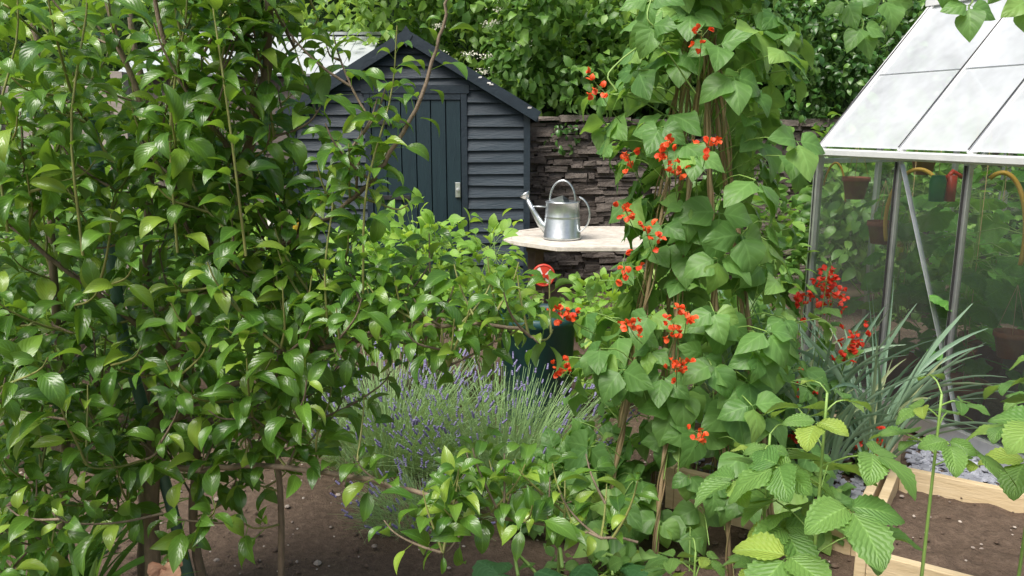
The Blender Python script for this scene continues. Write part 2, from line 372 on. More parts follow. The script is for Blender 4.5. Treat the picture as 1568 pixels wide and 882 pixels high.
C = cents(95, (-1.2, 3.3), (8.5, 9.8), (1.9, 4.4)); clump_leaves(g, T_mid, C, R.uniform(.3, .6, len(C)), 140, .13)
C = cents(28, (-.1, 1.9), (8.0, 8.5), (1.85, 3.0)); clump_leaves(g, T_mid, C, R.uniform(.22, .42, len(C)), 210, .12)
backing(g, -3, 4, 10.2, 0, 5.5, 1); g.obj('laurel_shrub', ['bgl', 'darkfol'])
g = MB()
C = cents(80, (2.3, 9.5), (8.3, 9.6), (1.7, 4.4)); clump_leaves(g, T_mid, C, R.uniform(.3, .6, len(C)), 200, .10)
C = cents(60, (2.3, 4.6), (7.95, 8.35), (1.55, 2.7)); clump_leaves(g, T_mid, C, R.uniform(.12, .3, len(C)), 330, .09)
C = cents(70, (3.1, 7.5), (7.75, 8.0), (.2, 1.6)); clump_leaves(g, T_mid, C, R.uniform(.2, .35, len(C)), 260, .10)
C = cents(16, (.3, 2.6), (7.98, 8.1), (1.3, 1.7)); clump_leaves(g, T_mid, C, R.uniform(.08, .2, len(C)), 300, .07)
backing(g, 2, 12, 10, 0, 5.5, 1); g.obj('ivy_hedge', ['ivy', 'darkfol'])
g = MB()
C = cents(80, (-9, -.6), (9.6, 10.8), (1.2, 4.6)); clump_leaves(g, T_mid, C, R.uniform(.35, .7, len(C)), 130, .15)
C = cents(22, (-1.6, -.1), (8.6, 9.3), (2.1, 3.6)); clump_leaves(g, T_mid, C, R.uniform(.25, .45, len(C)), 160, .12)
backing(g, -11, -1, 11.3, 0, 4.2, 1)
for _ in range(12):
    c = np.array([rr(-.8, .15), rr(8.1, 8.35), rr(2.1, 2.9)]); k = 60
    P = c+np.stack([R.normal(0, .045, k), R.normal(0, .045, k), R.normal(0, .015, k)], 1)
    g.scatter(T_far, P, R.normal(size=(k, 3)), np.tile([0, -.3, 1.], (k, 1))+R.normal(size=(k, 3))*.3, .020, 2)
g.obj('elder_tree', ['bgl2', 'darkfol', 'white'])

# ---------------------------------------------------------------- fence and second shed at left
g = MB()
for i in range(9):
    g.box((-6.2, 6.5+(i % 2)*.012, .1+i*.2), (-3.0, 6.52+(i % 2)*.012, .295+i*.2), 0, .004)
for x in (-6.1, -5.1, -4.15, -3.1): g.box((x, 6.40, 0), (x+.09, 6.49, 2.0), 0, .003)
g.obj('wooden_fence', ['greywood'], smooth=False)
e = empty('timber_shed'); g = MB()
for i in range(17): g.box((-3.6, 8.0-.012*(i % 2)-.01, i*.12), (-1.6, 8.03, i*.12+.118), 0)
g.box((-3.55, 8.04, 0), (-1.65, 9.7, 2.05), 0)
g.obj('walls', ['brownwood'], e, False)
g = MB(); 
for i in range(10):
    x = -3.75+i*.235; g.beam((x+.11, 7.85, 2.06), (x+.11, 9.0, 2.53), .228, .02+.004*(i % 2))
    g.beam((x+.11, 9.0, 2.53), (x+.11, 10.0, 2.06), .228, .02+.004*(i % 2))
g.beam((-3.8, 9.0, 2.555), (-1.35, 9.0, 2.555), .12, .03)
g.obj('roof', ['grayroof'], e, False)

# ---------------------------------------------------------------- navy garden shed
e = empty('garden_shed'); FY = 6.6; X0 = -1.76; X1 = .12; XA = (X0+X1)/2; ZE = 1.72; ZA = 2.28; DP = 1.9
D0, D1, DZ = XA-.36, XA+.46, 1.84
g = MB()
def half(z): return (X1-X0)/2 if z <= ZE else max(0, (ZA-z)/(ZA-ZE)*(X1-X0)/2)
bh = .094; nb = int(ZA/bh)
for i in range(nb+1):
    z0 = .08+i*bh; z1 = min(z0+bh*1.06, ZA-.01)
    if z0 >= ZA-.04: break
    ha, hb = half(z0), half(z1)
    segs = [(XA-ha, XA-hb, XA+ha, XA+hb)]
    if z0 < DZ-.04: segs = [(XA-ha, XA-hb, D0, D0), (D1, D1, XA+ha, XA+hb)]
    for a0, a1, b0, b1 in segs:
        j = rr(-.004, .004); j2 = rr(-.005, .005)
        V = [(a0, FY-.034+j, z0+j2), (b0, FY-.034-j, z0-j2), (b1, FY-.006, z1), (a1, FY-.006, z1), (a0, FY+.01, z0+j2), (b0, FY+.01, z0-j2), (b1, FY+.01, z1), (a1, FY+.01, z1)]
        g.add(V, [(0, 1, 2, 3), (0, 4, 5, 1), (1, 5, 6, 2), (0, 3, 7, 4), (3, 2, 6, 7), (4, 7, 6, 5)])
    if z1 < ZE+.05:
        for X, s in ((X0, -1), (X1, 1)):
            V = [(X+s*.022, FY+.03, z0), (X+s*.022, FY+DP, z0), (X+s*.004, FY+DP, z1), (X+s*.004, FY+.03, z1), (X-s*.01, FY+.03, z0), (X-s*.01, FY+DP, z0)]
            g.add(V, [(0, 1, 2, 3), (0, 4, 5, 1)])
g.obj('cladding', ['navy'], e, False)
g = MB(); g.box((X0+.02, FY+DP-.02, 0), (X1-.02, FY+DP, ZE)); g.box((X0+.03, FY+.02, 0), (X1-.03, FY+.04, ZE))
V = [(X0+.02, FY+DP, ZE), (X1-.02, FY+DP, ZE), (XA, FY+DP, ZA)]; g.add(V, [(0, 1, 2)])
V = [(X0+.05, FY+.03, ZE), (X1-.05, FY+.03, ZE), (XA, FY+.03, ZA-.03)]; g.add(V, [(0, 1, 2)])
g.obj('inner_walls', ['navyt'], e, False)
g = MB()
nbp = 6; wdt = (D1-D0-.10)/nbp
for i in range(nbp): g.box((D0+.05+i*wdt+.004, FY-.030, .1), (D0+.05+(i+1)*wdt-.004, FY+.012, DZ-.05), 0)
g.box((D0, FY-.042, .06), (D0+.048, FY+.012, DZ), 1); g.box((D1-.048, FY-.042, .06), (D1, FY+.012, DZ), 1); g.box((D0-.02, FY-.046, DZ+.001), (D1+.02, FY+.012, DZ+.07), 1); g.box((D0+.05, FY-.040, DZ-.047), (D1-.05, FY+.012, DZ), 1)
for z in (.35, 1.0, 1.6): g.box((D0+.02, FY-.052, z), (D0+.35, FY-.0425, z+.035), 2)
g.box((D1-.10, FY-.05, 1.02), (D1-.06, FY-.031, 1.14), 3); g.tube([(D1-.08, FY-.05, 1.08), (D1-.08, FY-.09, 1.08)], .012, 8, 3)
for X in (X0, X1): g.box((X-.026, FY-.044, 0), (X+.026, FY+.03, ZE-.01), 1)
g.obj('door', ['navyd', 'navyt', 'rubber', 'alu'], e, False, .002)
g = MB()
sl = (ZA-ZE)/((X1-X0)/2); ov = .09
for s in (-1, 1):
    xe = XA+s*((X1-X0)/2+ov); ze = ZE-sl*ov
    nn = 9
    for k in range(nn):
        y0 = FY-.085+(DP+.15)*k/nn; y1 = FY-.085+(DP+.15)*(k+1)/nn
        V = [(XA, y0, ZA+.035), (XA, y1, ZA+.035), (xe, y1, ze+.035), (xe, y0, ze+.035), (XA, y0, ZA+.012), (XA, y1, ZA+.012), (xe, y1, ze+.012), (xe, y0, ze+.012)]
        g.add(V, [(0, 1, 2, 3), (7, 6, 5, 4), (0, 3, 7, 4), (3, 2, 6, 7)], 1)
    g.beam((XA+s*.001, FY-.10, ZA-.005), (xe, FY-.10, ze-.005), .022, .085, 0)
    g.box((min(xe, xe-s*.02), FY-.09, ze-.045), (max(xe, xe-s*.02), FY+DP+.06, ze+.01), 0)
for t in (.55, .62, .64, .93):
    p = (1-t)*np.array([XA, FY-.1135, ZA+.02])+t*np.array([X1+ov, FY-.1135, ze+.02])
    g.box(p-np.array([rr(.008, .02), .002, .004]), p+np.array([rr(.008, .02), 0, .006]), 2, .003)
V = [(XA, FY-.118, ZA+.07), (XA-.05, FY-.118, ZA+.0), (XA, FY-.118, ZA-.09), (XA+.05, FY-.118, ZA+.0)]
V += [(a, b+.006, c) for a, b, c in V]; g.add(V, [(0, 1, 2, 3), (0, 4, 5, 1), (1, 5, 6, 2), (2, 6, 7, 3), (3, 7, 4, 0)], 0)
g.obj('roof', ['navyt', 'felt', 'whitepl'], e, False)

# ---------------------------------------------------------------- table and watering can
e = empty('garden_table'); g = MB(); TZ = .80
TA = (-.06, 1.30, 5.30, 6.42, .36)
def octclip(y):
    x0, x1, y0, y1, c = TA; d = max(0, c-(y-y0), c-(y1-y)); return x0+d, x1-d
ns = 10
for i in range(ns):
    y0 = TA[2]+.05+(TA[3]-TA[2]-.1)*i/ns; y1 = y0+(TA[3]-TA[2]-.1)/ns-.009
    a0, b0 = octclip(y0); a1, b1 = octclip(y1); q = .045
    V = [(a0+q, y0, TZ-.004), (b0-q, y0, TZ-.004), (b1-q, y1, TZ-.004), (a1+q, y1, TZ-.004)]; V += [(x, y, z-.022) for x, y, z in V]
    g.add(V, [(0, 1, 2, 3), (7, 6, 5, 4), (0, 4, 5, 1), (1, 5, 6, 2), (2, 6, 7, 3), (3, 7, 4, 0)])
x0, x1, y0, y1, c = TA
pts = [(x0+c, y0), (x1-c, y0), (x1, y0+c), (x1, y1-c), (x1-c, y1), (x0+c, y1), (x0, y1-c), (x0, y0+c)]
cx, cy = (x0+x1)/2, (y0+y1)/2
for i in range(8):
    a = pts[i]; b = pts[(i+1) % 8]; f = .915
    ai = (cx+(a[0]-cx)*f, cy+(a[1]-cy)*f); bi = (cx+(b[0]-cx)*f, cy+(b[1]-cy)*f)
    V = [(*a, TZ), (*b, TZ), (*bi, TZ), (*ai, TZ)]; V += [(x, y, z-.03) for x, y, z in V]
    g.add(V, [(0, 1, 2, 3), (7, 6, 5, 4), (0, 4, 5, 1), (1, 5, 6, 2), (2, 6, 7, 3), (3, 7, 4, 0)])
g.obj('tabletop', ['ttop'], e, False, .003)
g = MB()
for sx in (.15, 1.05):
    g.beam((sx, 5.6, 0), (sx, 6.2, TZ-.03), .06, .04); g.beam((sx+.045, 6.2, 0), (sx+.045, 5.6, TZ-.03), .06, .04)
g.beam((.12, 5.9, .40), (1.12, 5.9, .40), .06, .05); g.beam((.1, 5.62, TZ-.055), (1.15, 5.62, TZ-.055), .03, .05); g.beam((.1, 6.18, TZ-.055), (1.15, 6.18, TZ-.055), .03, .05)
g.obj('legs', ['dwood'], e, False)
e = empty('watering_can', (.36, 5.72, TZ)); g = MB()
g.lathe([(0, .004), (.118, .004), (.121, .0), (.123, .012), (.118, .02), (.113, .13), (.111, .135), (.1135, .14), (.111, .147), (.106, .225), (.110, .231), (.110, .237), (.104, .238)], (0, 0, 0), 40)
g.lathe([(.104, .236), (.098, .2), (.095, .06), (0, .03)], (0, 0, 0), 30)
V = [(.0, .0, .275)]+[(.104*math.cos(t), .104*math.sin(t), .238) for t in np.linspace(math.pi*.42, math.pi*1.58, 16)]
g.add(V, [(0, i, i+1) for i in range(1, 16)])
sp = [(-.10, 0, .05), (-.14, 0, .09), (-.19, 0, .17), (-.235, 0, .255)]
g.tube(sp, [.03, .024, .017, .013], 14); g.tube([(-.232, 0, .250), (-.245, 0, .272), (-.25, 0, .279)], [.014, .034, .036], 16)
g.tube([(-.105, 0, .20), (-.205, 0, .20)], .005, 6)
h = [(.075*math.cos(t)*1.1-.0, 0, .235+.135*math.sin(t)) for t in np.linspace(0, math.pi, 18)]
def strip(P, w2, th=.003):
    P = np.array(P); T = nrm(np.gradient(P, axis=0)); Nn = np.cross(T, [0, 1, 0]); V = []
    for p_, n_ in zip(P, Nn):
        for sy, sn in ((-1, -1), (1, -1), (1, 1), (-1, 1)): V.append(p_+np.array([0, sy*w2, 0])+n_*sn*th)
    g.add(V, [(i*4+j, i*4+(j+1) % 4, (i+1)*4+(j+1) % 4, (i+1)*4+j) for i in range(len(P)-1) for j in range(4)])
strip(h, .018, .004)
h2 = [(.085+.09*math.sin(t), 0, .155+.115*math.cos(t)) for t in np.linspace(.25, math.pi*.96, 16)]
strip(h2, .016, .004)
g.obj('can_body', ['galv'], e)
e.rotation_euler = (0, 0, math.radians(-14)); e.scale = (1.12, 1.12, 1.12)

e = empty('red_wheel', (.20, 5.02, .66)); g = MB(); k = 16
for i in range(k):
    a0 = 2*math.pi*i/k; a1 = 2*math.pi*(i+1)/k
    V = [(0, -.014, 0), (.062*math.cos(a0), -.006, .062*math.sin(a0)), (.062*math.cos(a1), -.006, .062*math.sin(a1)), (0, .01, 0), (.062*math.cos(a0), .006, .062*math.sin(a0)), (.062*math.cos(a1), .006, .062*math.sin(a1))]
    g.add(V, [(0, 1, 2), (3, 5, 4), (1, 4, 5, 2)], 1 if i % 4 == 1 else 0)
tt = [(.066*math.cos(t), 0, .066*math.sin(t)) for t in np.linspace(0, 2*math.pi, 33)]; g.tube(tt, .009, 8, 0)
g.tube([(0, -.02, 0), (0, .03, 0)], .014, 10, 0); g.tube([(0, .02, 0), (0, .02, -.68)], .008, 8, 2)
g.obj('wheel', ['redpl', 'whitepl', 'dwood'], e, False)

g = MB(); g.lathe([(0, .02), (.17, 0), (.18, .02), (.205, .55), (.22, .56), (.22, .60), (.205, .605), (.195, .57), (.19, .5), (0, .5)], (.14, 4.25, 0), 32)
g.obj('plastic_planter', ['teal'])

# ---------------------------------------------------------------- pear tree
e = empty('pear_tree'); br = MB(); lf = MB()
limbs = [
 ([(-1.05, 2.2, 0), (-1.08, 2.2, .27), (-1.03, 2.2, .75), (-.90, 2.15, 1.02), (-.777, 2.1, 1.246), (-.683, 2.05, 1.49), (-.595, 2.0, 1.74), (-.57, 2.0, 1.95), (-.55, 2.05, 2.3)], .026, .007),
 ([(-.777, 2.1, 1.246), (-.83, 2.1, 1.36), (-.888, 2.12, 1.47), (-.94, 2.14, 1.6), (-1.0, 2.1, 1.85), (-1.02, 2.1, 2.1)], .013, .005),
 ([(-.777, 2.1, 1.246), (-.62, 2.05, 1.29), (-.494, 2.0, 1.354), (-.38, 1.95, 1.43), (-.28, 1.9, 1.54), (-.20, 1.9, 1.69), (-.153, 1.9, 1.83), (-.13, 1.9, 1.95)], .008, .003),
 ([(-1.03, 2.2, .73), (-.85, 2.15, .84), (-.65, 2.1, .96), (-.478, 2.0, 1.04), (-.229, 1.9, 1.12), (0, 1.85, 1.13), (.06, 1.82, 1.10)], .011, .003),
 ([(-1.05, 2.2, .6), (-.85, 2.1, .66), (-.63, 2.0, .71), (-.303, 1.9, .70), (-.07, 1.8, .68), (.132, 1.75, .66), (.29, 1.7, .66)], .010, .003),
 ([(-1.5, 2.45, 0), (-1.48, 2.4, .15), (-1.42, 2.4, .6), (-1.396, 2.4, .99), (-1.38, 2.4, 1.4), (-1.365, 2.4, 1.8), (-1.35, 2.35, 2.1)], .020, .006),
 ([(-1.27, 2.5, 0), (-1.22, 2.5, .5), (-1.15, 2.5, 1.18), (-1.09, 2.45, 1.58), (-1.1, 2.4, 2.0)], .022, .007),
 ([(-.70, 2.25, 0), (-.696, 2.2, .27), (-.676, 2.2, .81), (-.62, 2.15, 1.1), (-.55, 2.1, 1.4)], .012, .004),
 ([(-.95, 2.3, 0), (-.98, 2.28, .4), (-.93, 2.25, .75), (-.97, 2.2, .95), (-1.1, 2.1, 1.15), (-1.25, 2.0, 1.35)], .016, .005),
 ([(-1.396, 2.4, .9), (-1.5, 2.2, 1.15), (-1.55, 2.0, 1.35)], .010, .004),
 ([(-.75, 2.1, 1.30), (-.70, 2.05, 1.5), (-.78, 1.9, 1.75), (-.80, 1.85, 2.05)], .009, .004)]
def resample(P, n):
    P = np.array(P, float); q = len(P)
    t = np.linspace(0, q-1-1e-6, n); out = []
    E = np.vstack([2*P[0]-P[1], P, 2*P[-1]-P[-2]])
    for a in t:
        i = int(a); f = a-i; p0, p1, p2, p3 = E[i], E[i+1], E[i+2], E[i+3]
        out.append(.5*((2*p1)+(-p0+p2)*f+(2*p0-5*p1+4*p2-p3)*f*f+(-p0+3*p1-3*p2+p3)*f**3))
    return np.array(out)
nodes = []
def leaf_along(P, step, smin, smax, start=0.0):
    seg = np.linalg.norm(np.diff(P, axis=0), axis=1); Ls = np.concatenate([[0], np.cumsum(seg)]); tot = Ls[-1]
    s = start*tot+rr(0, step); ang = rr(0, 6.3); PP, DD, NN, SS = [], [], [], []
    while s < tot:
        p = np.array([np.interp(s, Ls, P[:, k]) for k in range(3)]); q = np.array([np.interp(min(tot, s+.02), Ls, P[:, k]) for k in range(3)]); p0 = np.array([np.interp(max(0, s-.02), Ls, P[:, k]) for k in range(3)])
        T = nrm(q-p0); ang += 2.4+rr(-.4, .4)
        x = nrm(np.cross(T, [.2, .9, .3])); y = np.cross(T, x); rad = x*math.cos(ang)+y*math.sin(ang)
        d = T*rr(.2, .6)+rad+np.array([0, -.15, rr(-.40, .15)])
        PP.append(p); DD.append(d); NN.append(np.array([0, -.40, 1.])+T*.3+R.normal(size=3)*.32)
        SS.append(rr(smin, smax)*(1 if s < tot*.85 else .75)*(.86 if p[0] > -.5 else 1))
        s += step*rr(.6, 1.4)
    if PP: lf.scatter(T_pear, PP, DD, NN, np.array(SS))
for li, (P, r0, r1) in enumerate(limbs):
    Q = resample(P, 5*len(P)); Q += R.normal(0, .003, Q.shape)
    br.tube(Q, np.linspace(r0, r1, len(Q)), 9, 0); nodes += list(Q)
    zmask = Q[:, 2] > .55
    if zmask.sum() > 3: leaf_along(Q[zmask], .024 if li == 2 else .04, .065, .095)
ell = [((-1.08, 2.2, 1.05), (.66, .42, .52), 155), ((-1.04, 2.1, 1.62), (.57, .38, .36), 130), ((-.27, 1.95, 1.10), (.40, .2, .08), 50),
       ((.0, 1.8, .67), (.33, .15, .06), 30), ((-.52, 1.98, .90), (.2, .2, .18), 16), ((-1.25, 1.9, .85), (.4, .3, .4), 42), ((-.30, 1.92, 1.55), (.17, .08, .28), 6),
       ((-.86, 2.15, .60), (.38, .2, .2), 22), ((-.62, 2.02, 1.25), (.24, .2, .16), 20), ((-.55, 1.95, 1.78), (.18, .1, .24), 18), ((-1.4, 2.15, .55), (.3, .25, .22), 24), ((-.45, 1.95, 1.38), (.16, .12, .14), 7)]
T_all = []
for c, r, k in ell:
    for _ in range(k):
        while True:
            v = R.uniform(-1, 1, 3)
            if np.linalg.norm(v) <= 1: break
        T_all.append(np.array(c)+v*np.array(r))
NN_ = np.array(nodes)
T_all.sort(key=lambda t: np.min(np.linalg.norm(NN_-t, axis=1)))
for t in T_all:
    if t[1] < 1.5: t[1] = 1.5+rr(0, .1)
    A = np.array(nodes); v = t-A; dist = np.linalg.norm(v, axis=1); cost = dist+.8*np.maximum(0, A[:, 2]-t[2]+.05)
    i = int(np.argmin(cost)); s = A[i]; d = dist[i]
    if d < .08: t = t+np.array([rr(-.08, .08), rr(-.05, .05), rr(.04, .12)]); d = np.linalg.norm(t-s)
    mid = (s+t)/2+np.array([0, 0, -.04*d])+R.normal(0, .02*d, 3)
    Q = resample([s, mid, t, t+nrm(t-mid)*.03+np.array([0, 0, .02])], 9)
    young = R.random() < .55
    br.tube(Q, np.linspace(.0038, .0016, 9), 5, 1 if young else 0, False)
    nodes += list(Q[3:8:2]); leaf_along(Q, .022, .062, .108, .15)
for x, y, z, h, dx in ((-1.42, 2.0, 1.2, .75, .06), (-1.20, 1.9, 1.35, .6, .09), (-.62, 1.85, 1.3, .75, -.05), (-.80, 1.9, 1.3, .75, .08), (-.45, 1.9, 1.1, .42, .03), (-.52, 2.0, .7, .25, .05), (-1.0, 1.85, 1.3, .75, .08), (-.36, 1.9, 1.2, .62, .10)):
    Q = resample([(x, y, z), (x+dx*.2, y-.02, z+h*.4), (x+dx*.8, y+.01, z+h*.75), (x+dx, y, z+h)], 12); br.tube(Q, np.linspace(.0035, .0016, 12), 6, 1, False); leaf_along(Q, .020, .06, .095)
br.obj('branches', ['bark', 'twig'], e); lf.obj('leaves', ['pear'], e)
g = MB(); g.tube([(-.98, 2.28, 0), (-1.03, 2.24, .5), (-1.10, 2.2, 1.0), (-1.12, 2.18, 1.62)], .017, 12); g.obj('garden_stake', ['stake'])

# ---------------------------------------------------------------- runner bean wigwam
e = empty('runner_bean_plant'); g = MB(); lf = MB(); fl = MB()
BX, BY, BR = .70, 2.95, .36; AP = np.array([.665, 2.95, 2.08]); k = 8; canes = []
for i in range(k):
    a = 2*math.pi*i/k+.25; b = np.array([BX+BR*math.cos(a), BY+BR*.9*math.sin(a), 0]); top = AP+(AP-b)*.17+R.normal(0, .015, 3)
    canes.append((b, top)); g.tube([b+(top-b)*t for t in np.linspace(0, 1, 12)], np.linspace(.008, .005, 12), 7, 0)
    for ph in (0, 2.6):
        Q = []; 
        for t in np.linspace(0, .98, 70):
            an = t*34+ph+i; Q.append(b+(top-b)*t+np.array([math.cos(an), math.sin(an), 0])*(.013+.004*math.sin(t*9+i)))
        g.tube(Q, .0032, 5, 1, False)
for t in np.linspace(0, 1, 3): 
    Q = [AP+np.array([.045*math.cos(a), .045*math.sin(a), -.03+.02*t]) for a in np.linspace(0, 6.3, 16)]; g.tube(Q, .004, 5, 0, False)
def Rz(z): return float(np.interp(z, [0, .25, .6, .85, 1.0, 1.3, 1.6, 1.85, 2.1, 2.35], [.40, .50, .47, .42, .40, .39, .41, .34, .24, .14]))
def trif(p, out, s, mb=lf, temps=T_bean, mat=0):
    out = nrm(out); tan = nrm(np.cross(out, [0, 0, 1])); up = np.array([0, 0, 1.])
    n = out*.75+up*rr(.35, .9)+R.normal(size=3)*.28
    Ds = [out*rr(.25, .7)-up*rr(.5, 1.0)+tan*rr(-.2, .2), tan*.9-up*rr(.1, .5)+out*.25, -tan*.9-up*rr(.1, .5)+out*.25]
    mb.scatter(temps, [p, p, p], np.array(Ds)+R.normal(size=(3, 3))*.18, np.array([n, n+tan*.35, n-tan*.35]), s*np.array([1.05, .92, .92])*R.uniform(.85, 1.1, 3), mat)
for i in range(390):
    z = rr(.06, 2.3); a = rr(0, 6.283)
    if z > 1.3 and R.random() < .2: continue
    rad = Rz(z)*rr(.5, 1.12)
    lump = 1+.32*mn.noise(Vector((math.cos(a)*2, math.sin(a)*2, z*2.8)))
    if math.cos(a) < -.3 and .95 < z < 1.35: lump *= .78
    cx = BX+(AP[0]-BX)*min(1, z/2.08)
    p = np.array([cx+rad*lump*math.cos(a), BY+rad*lump*math.sin(a), z]); out = np.array([math.cos(a), math.sin(a), 0])
    cr = max(.02, BR*(1-z/2.08)); src = np.array([cx+cr*math.cos(a), BY+cr*math.sin(a), max(.02, z-rr(-.02, .08))])
    pp = p-out*.05+np.array([0, 0, .05])
    g.tube(resample([src, (src+pp)/2+np.array([0, 0, .03]), pp], 6), .0022, 4, 2, False)
    trif(pp, out, rr(.08, .155)*(1 if z < 1.9 else .85))
for tip in ((1.16, 2.7, 2.04), (1.35, 2.55, 2.0), (1.55, 2.6, 2.02), (.95, 2.6, 2.12), (.42, 2.6, 1.95), (.30, 2.55, 1.76), (1.08, 2.65, 1.95)):
    s = AP+np.array([0, 0, .1]) if tip[2] > 1.8 else np.array([.6, 2.7, 1.7]); t = np.array(tip)
    Q = resample([s, (s+t)/2+np.array([0, 0, .12]), t, t+np.array([.02, -.02, -.06])], 14); g.tube(Q, .0028, 5, 2, False)
    if tip[2] > 1.8:
        for q in Q[4::4]: trif(q, np.array([rr(-.5, .7), -1, 0]), rr(.08, .12))
def raceme(base, tip, mat, size=.018, n=9, ln=.085, wd=.016):
    base = np.array(base); tip = np.array(tip); Q = resample([base, (base+tip)/2+np.array([0, 0, -.01]), tip], 8); g.tube(Q, .0016, 4, 2, False)
    d = nrm(tip-base)
    for i in range(n):
        p = tip-d*ln*i/n+R.normal(0, 1, 3)*wd; g.tube([tip-d*ln*i/n, p], .0008, 3, 2, False)
        o = nrm(R.normal(size=3)+np.array([0, -.3, 0]))
        fl.scatter(T_petal, [p]*3, [o+R.normal(size=3)*.4 for _ in range(3)], [np.array([0, -.3, 1])+R.normal(size=3)*.6 for _ in range(3)], size*R.uniform(.75, 1.25, 3), mat)
for x, z in ((.25, 1.725), (.343, 1.51), (.46, 1.53), (.583, 1.55), (.49, 1.47), (.337, 1.347), (.409, 1.28), (.331, 1.175), (.127, 1.02), (.545, 1.02), (.357, .99), (.521, .835), (.14, .82), (.616, .61), (.558, 1.86), (.50, .99), (.16, 1.0), (.54, .86)):
    y = 2.44 if x > .25 else 2.52
    raceme((x*.75+BX*.25, y+.2, z-.12), (x, y+rr(-.03, .03), z+.01), 0, .018, int(rr(6, 11)))
g.obj('canes_and_vines', ['cane', 'vine', 'stem'], e, True); lf.obj('leaves', ['bean'], e); fl.obj('flowers', ['redfl'], e)

# ---------------------------------------------------------------- red flowering plant by greenhouse
e = empty('red_flowering_plant'); g = MB(); fl = MB(); lf = MB()
for x, z in ((1.23, 1.04), (1.29, .95), (1.26, 1.0), (1.357, .80), (1.33, .76), (1.175, .60), (1.17, .41), (1.53, .33), (1.50, .30), (1.14, .95)):
    base = np.array([x*.6+1.25*.4, 3.3, .05]); tip = np.array([x, 3.1+rr(-.05, .05), z])
    raceme(base, tip, 0, .020, 13, .08, .024)
    for t in np.linspace(.3, .85, 5):
        p = base+(tip-base)*t; lf.scatter(T_bean, [p], [R.normal(size=3)+[0, -.4, 0]], [[0, -.3, 1]], rr(.06, .1))
g.obj('stems', ['cane', 'vine', 'stem'], e); fl.obj('flowers', ['redfl2'], e); lf.obj('leaves', ['bean'], e)

# ---------------------------------------------------------------- shrubs
def bush(name, c, r, n, temps, size, mat, stems=10, floor=0, clumps=14):
    e = empty(name); g = MB(); lf = MB(); c = np.array(c, float); r = np.array(r, float)
    per = n//clumps
    for _ in range(clumps):
        v = nrm(R.normal(size=3))*R.uniform(.2, .85)**.5; cc = c+v*r; rad = float(np.mean(r))*rr(.35, .55)
        base = np.array([c[0]+rr(-.1, .1), c[1]+rr(-.1, .1), floor])
        g.tube(resample([base, base*.4+cc*.6+np.array([0, 0, -.02]), cc], 9), np.linspace(.007, .003, 9), 5, 0, False)
        nn = nrm(R.normal(size=(per, 3))); P = cc+nn*rad*R.uniform(.5, 1.05, (per, 1)); P[:, 2] = np.maximum(P[:, 2], floor+.04)
        out = nrm(P-c); D = nn*.8+out*.4+R.normal(size=(per, 3))*.4; N = np.array([0, -.25, 1.])+nn*.5+R.normal(size=(per, 3))*.3
        lf.scatter(temps, P, D, N, size*R.uniform(.65, 1.25, per))
        for p in P[::3]: g.tube([cc, p], .0015, 3, 0, False)
    g.obj('stems', ['stem'], e); lf.obj('leaves', [mat], e)
bush('currant_bush', (-.44, 4.4, .76), (.50, .4, .33), 850, T_oval, .085, 'shrubl', clumps=20)
bush('currant_bush', (-1.2, 4.3, .66), (.6, .4, .42), 1000, T_oval, .085, 'shrubl', clumps=20)
bush('currant_bush', (-.1, 4.35, .56), (.28, .25, .22), 380, T_oval, .075, 'shrubl', clumps=12)
bush('potato_plant', (.54, 4.4, .50), (.28, .3, .30), 420, T_oval, .075, 'shrubl', clumps=12)
bush('garden_shrub', (-2.2, 4.0, .8), (.7, .5, .65), 1100, T_oval, .10, 'bgl', clumps=22)
bush('garden_shrub', (-2.1, 5.6, .85), (.5, .35, .5), 700, T_oval, .10, 'bgl2', clumps=20)
bush('garden_shrub', (-3.3, 5.0, 1.0), (.9, .6, .8), 1100, T_oval, .12, 'bgl', clumps=20)
bush('garden_shrub', (1.45, 5.0, .8), (.35, .3, .65), 600, T_oval, .10, 'bgl', clumps=16)
bush('garden_shrub', (1.15, 3.9, .45), (.35, .35, .4), 450, T_oval, .10, 'bgl', clumps=12)
bush('garden_shrub', (3.2, 6.6, .9), (.9, .4, .8), 1300, T_oval, .13, 'bgl', clumps=24)
bush('garden_shrub', (4.8, 6.2, .9), (.9, .4, .8), 1200, T_oval, .13, 'bgl', clumps=24)
bush('garden_shrub', (4.4, 4.3, .8), (.5, .9, .7), 1200, T_oval, .13, 'bgl', clumps=24)
bush('potato_plant', (.22, 3.0, .18), (.28, .25, .15), 230, T_bean, .085, 'bean', clumps=12)
bush('strawberry_plant', (.25, 2.55, .10), (.22, .13, .06), 80, T_rasp, .07, 'rasp', clumps=8)
bush('strawberry_plant', (1.15, 2.95, .13), (.16, .2, .10), 90, T_bean, .09, 'bean', clumps=8)

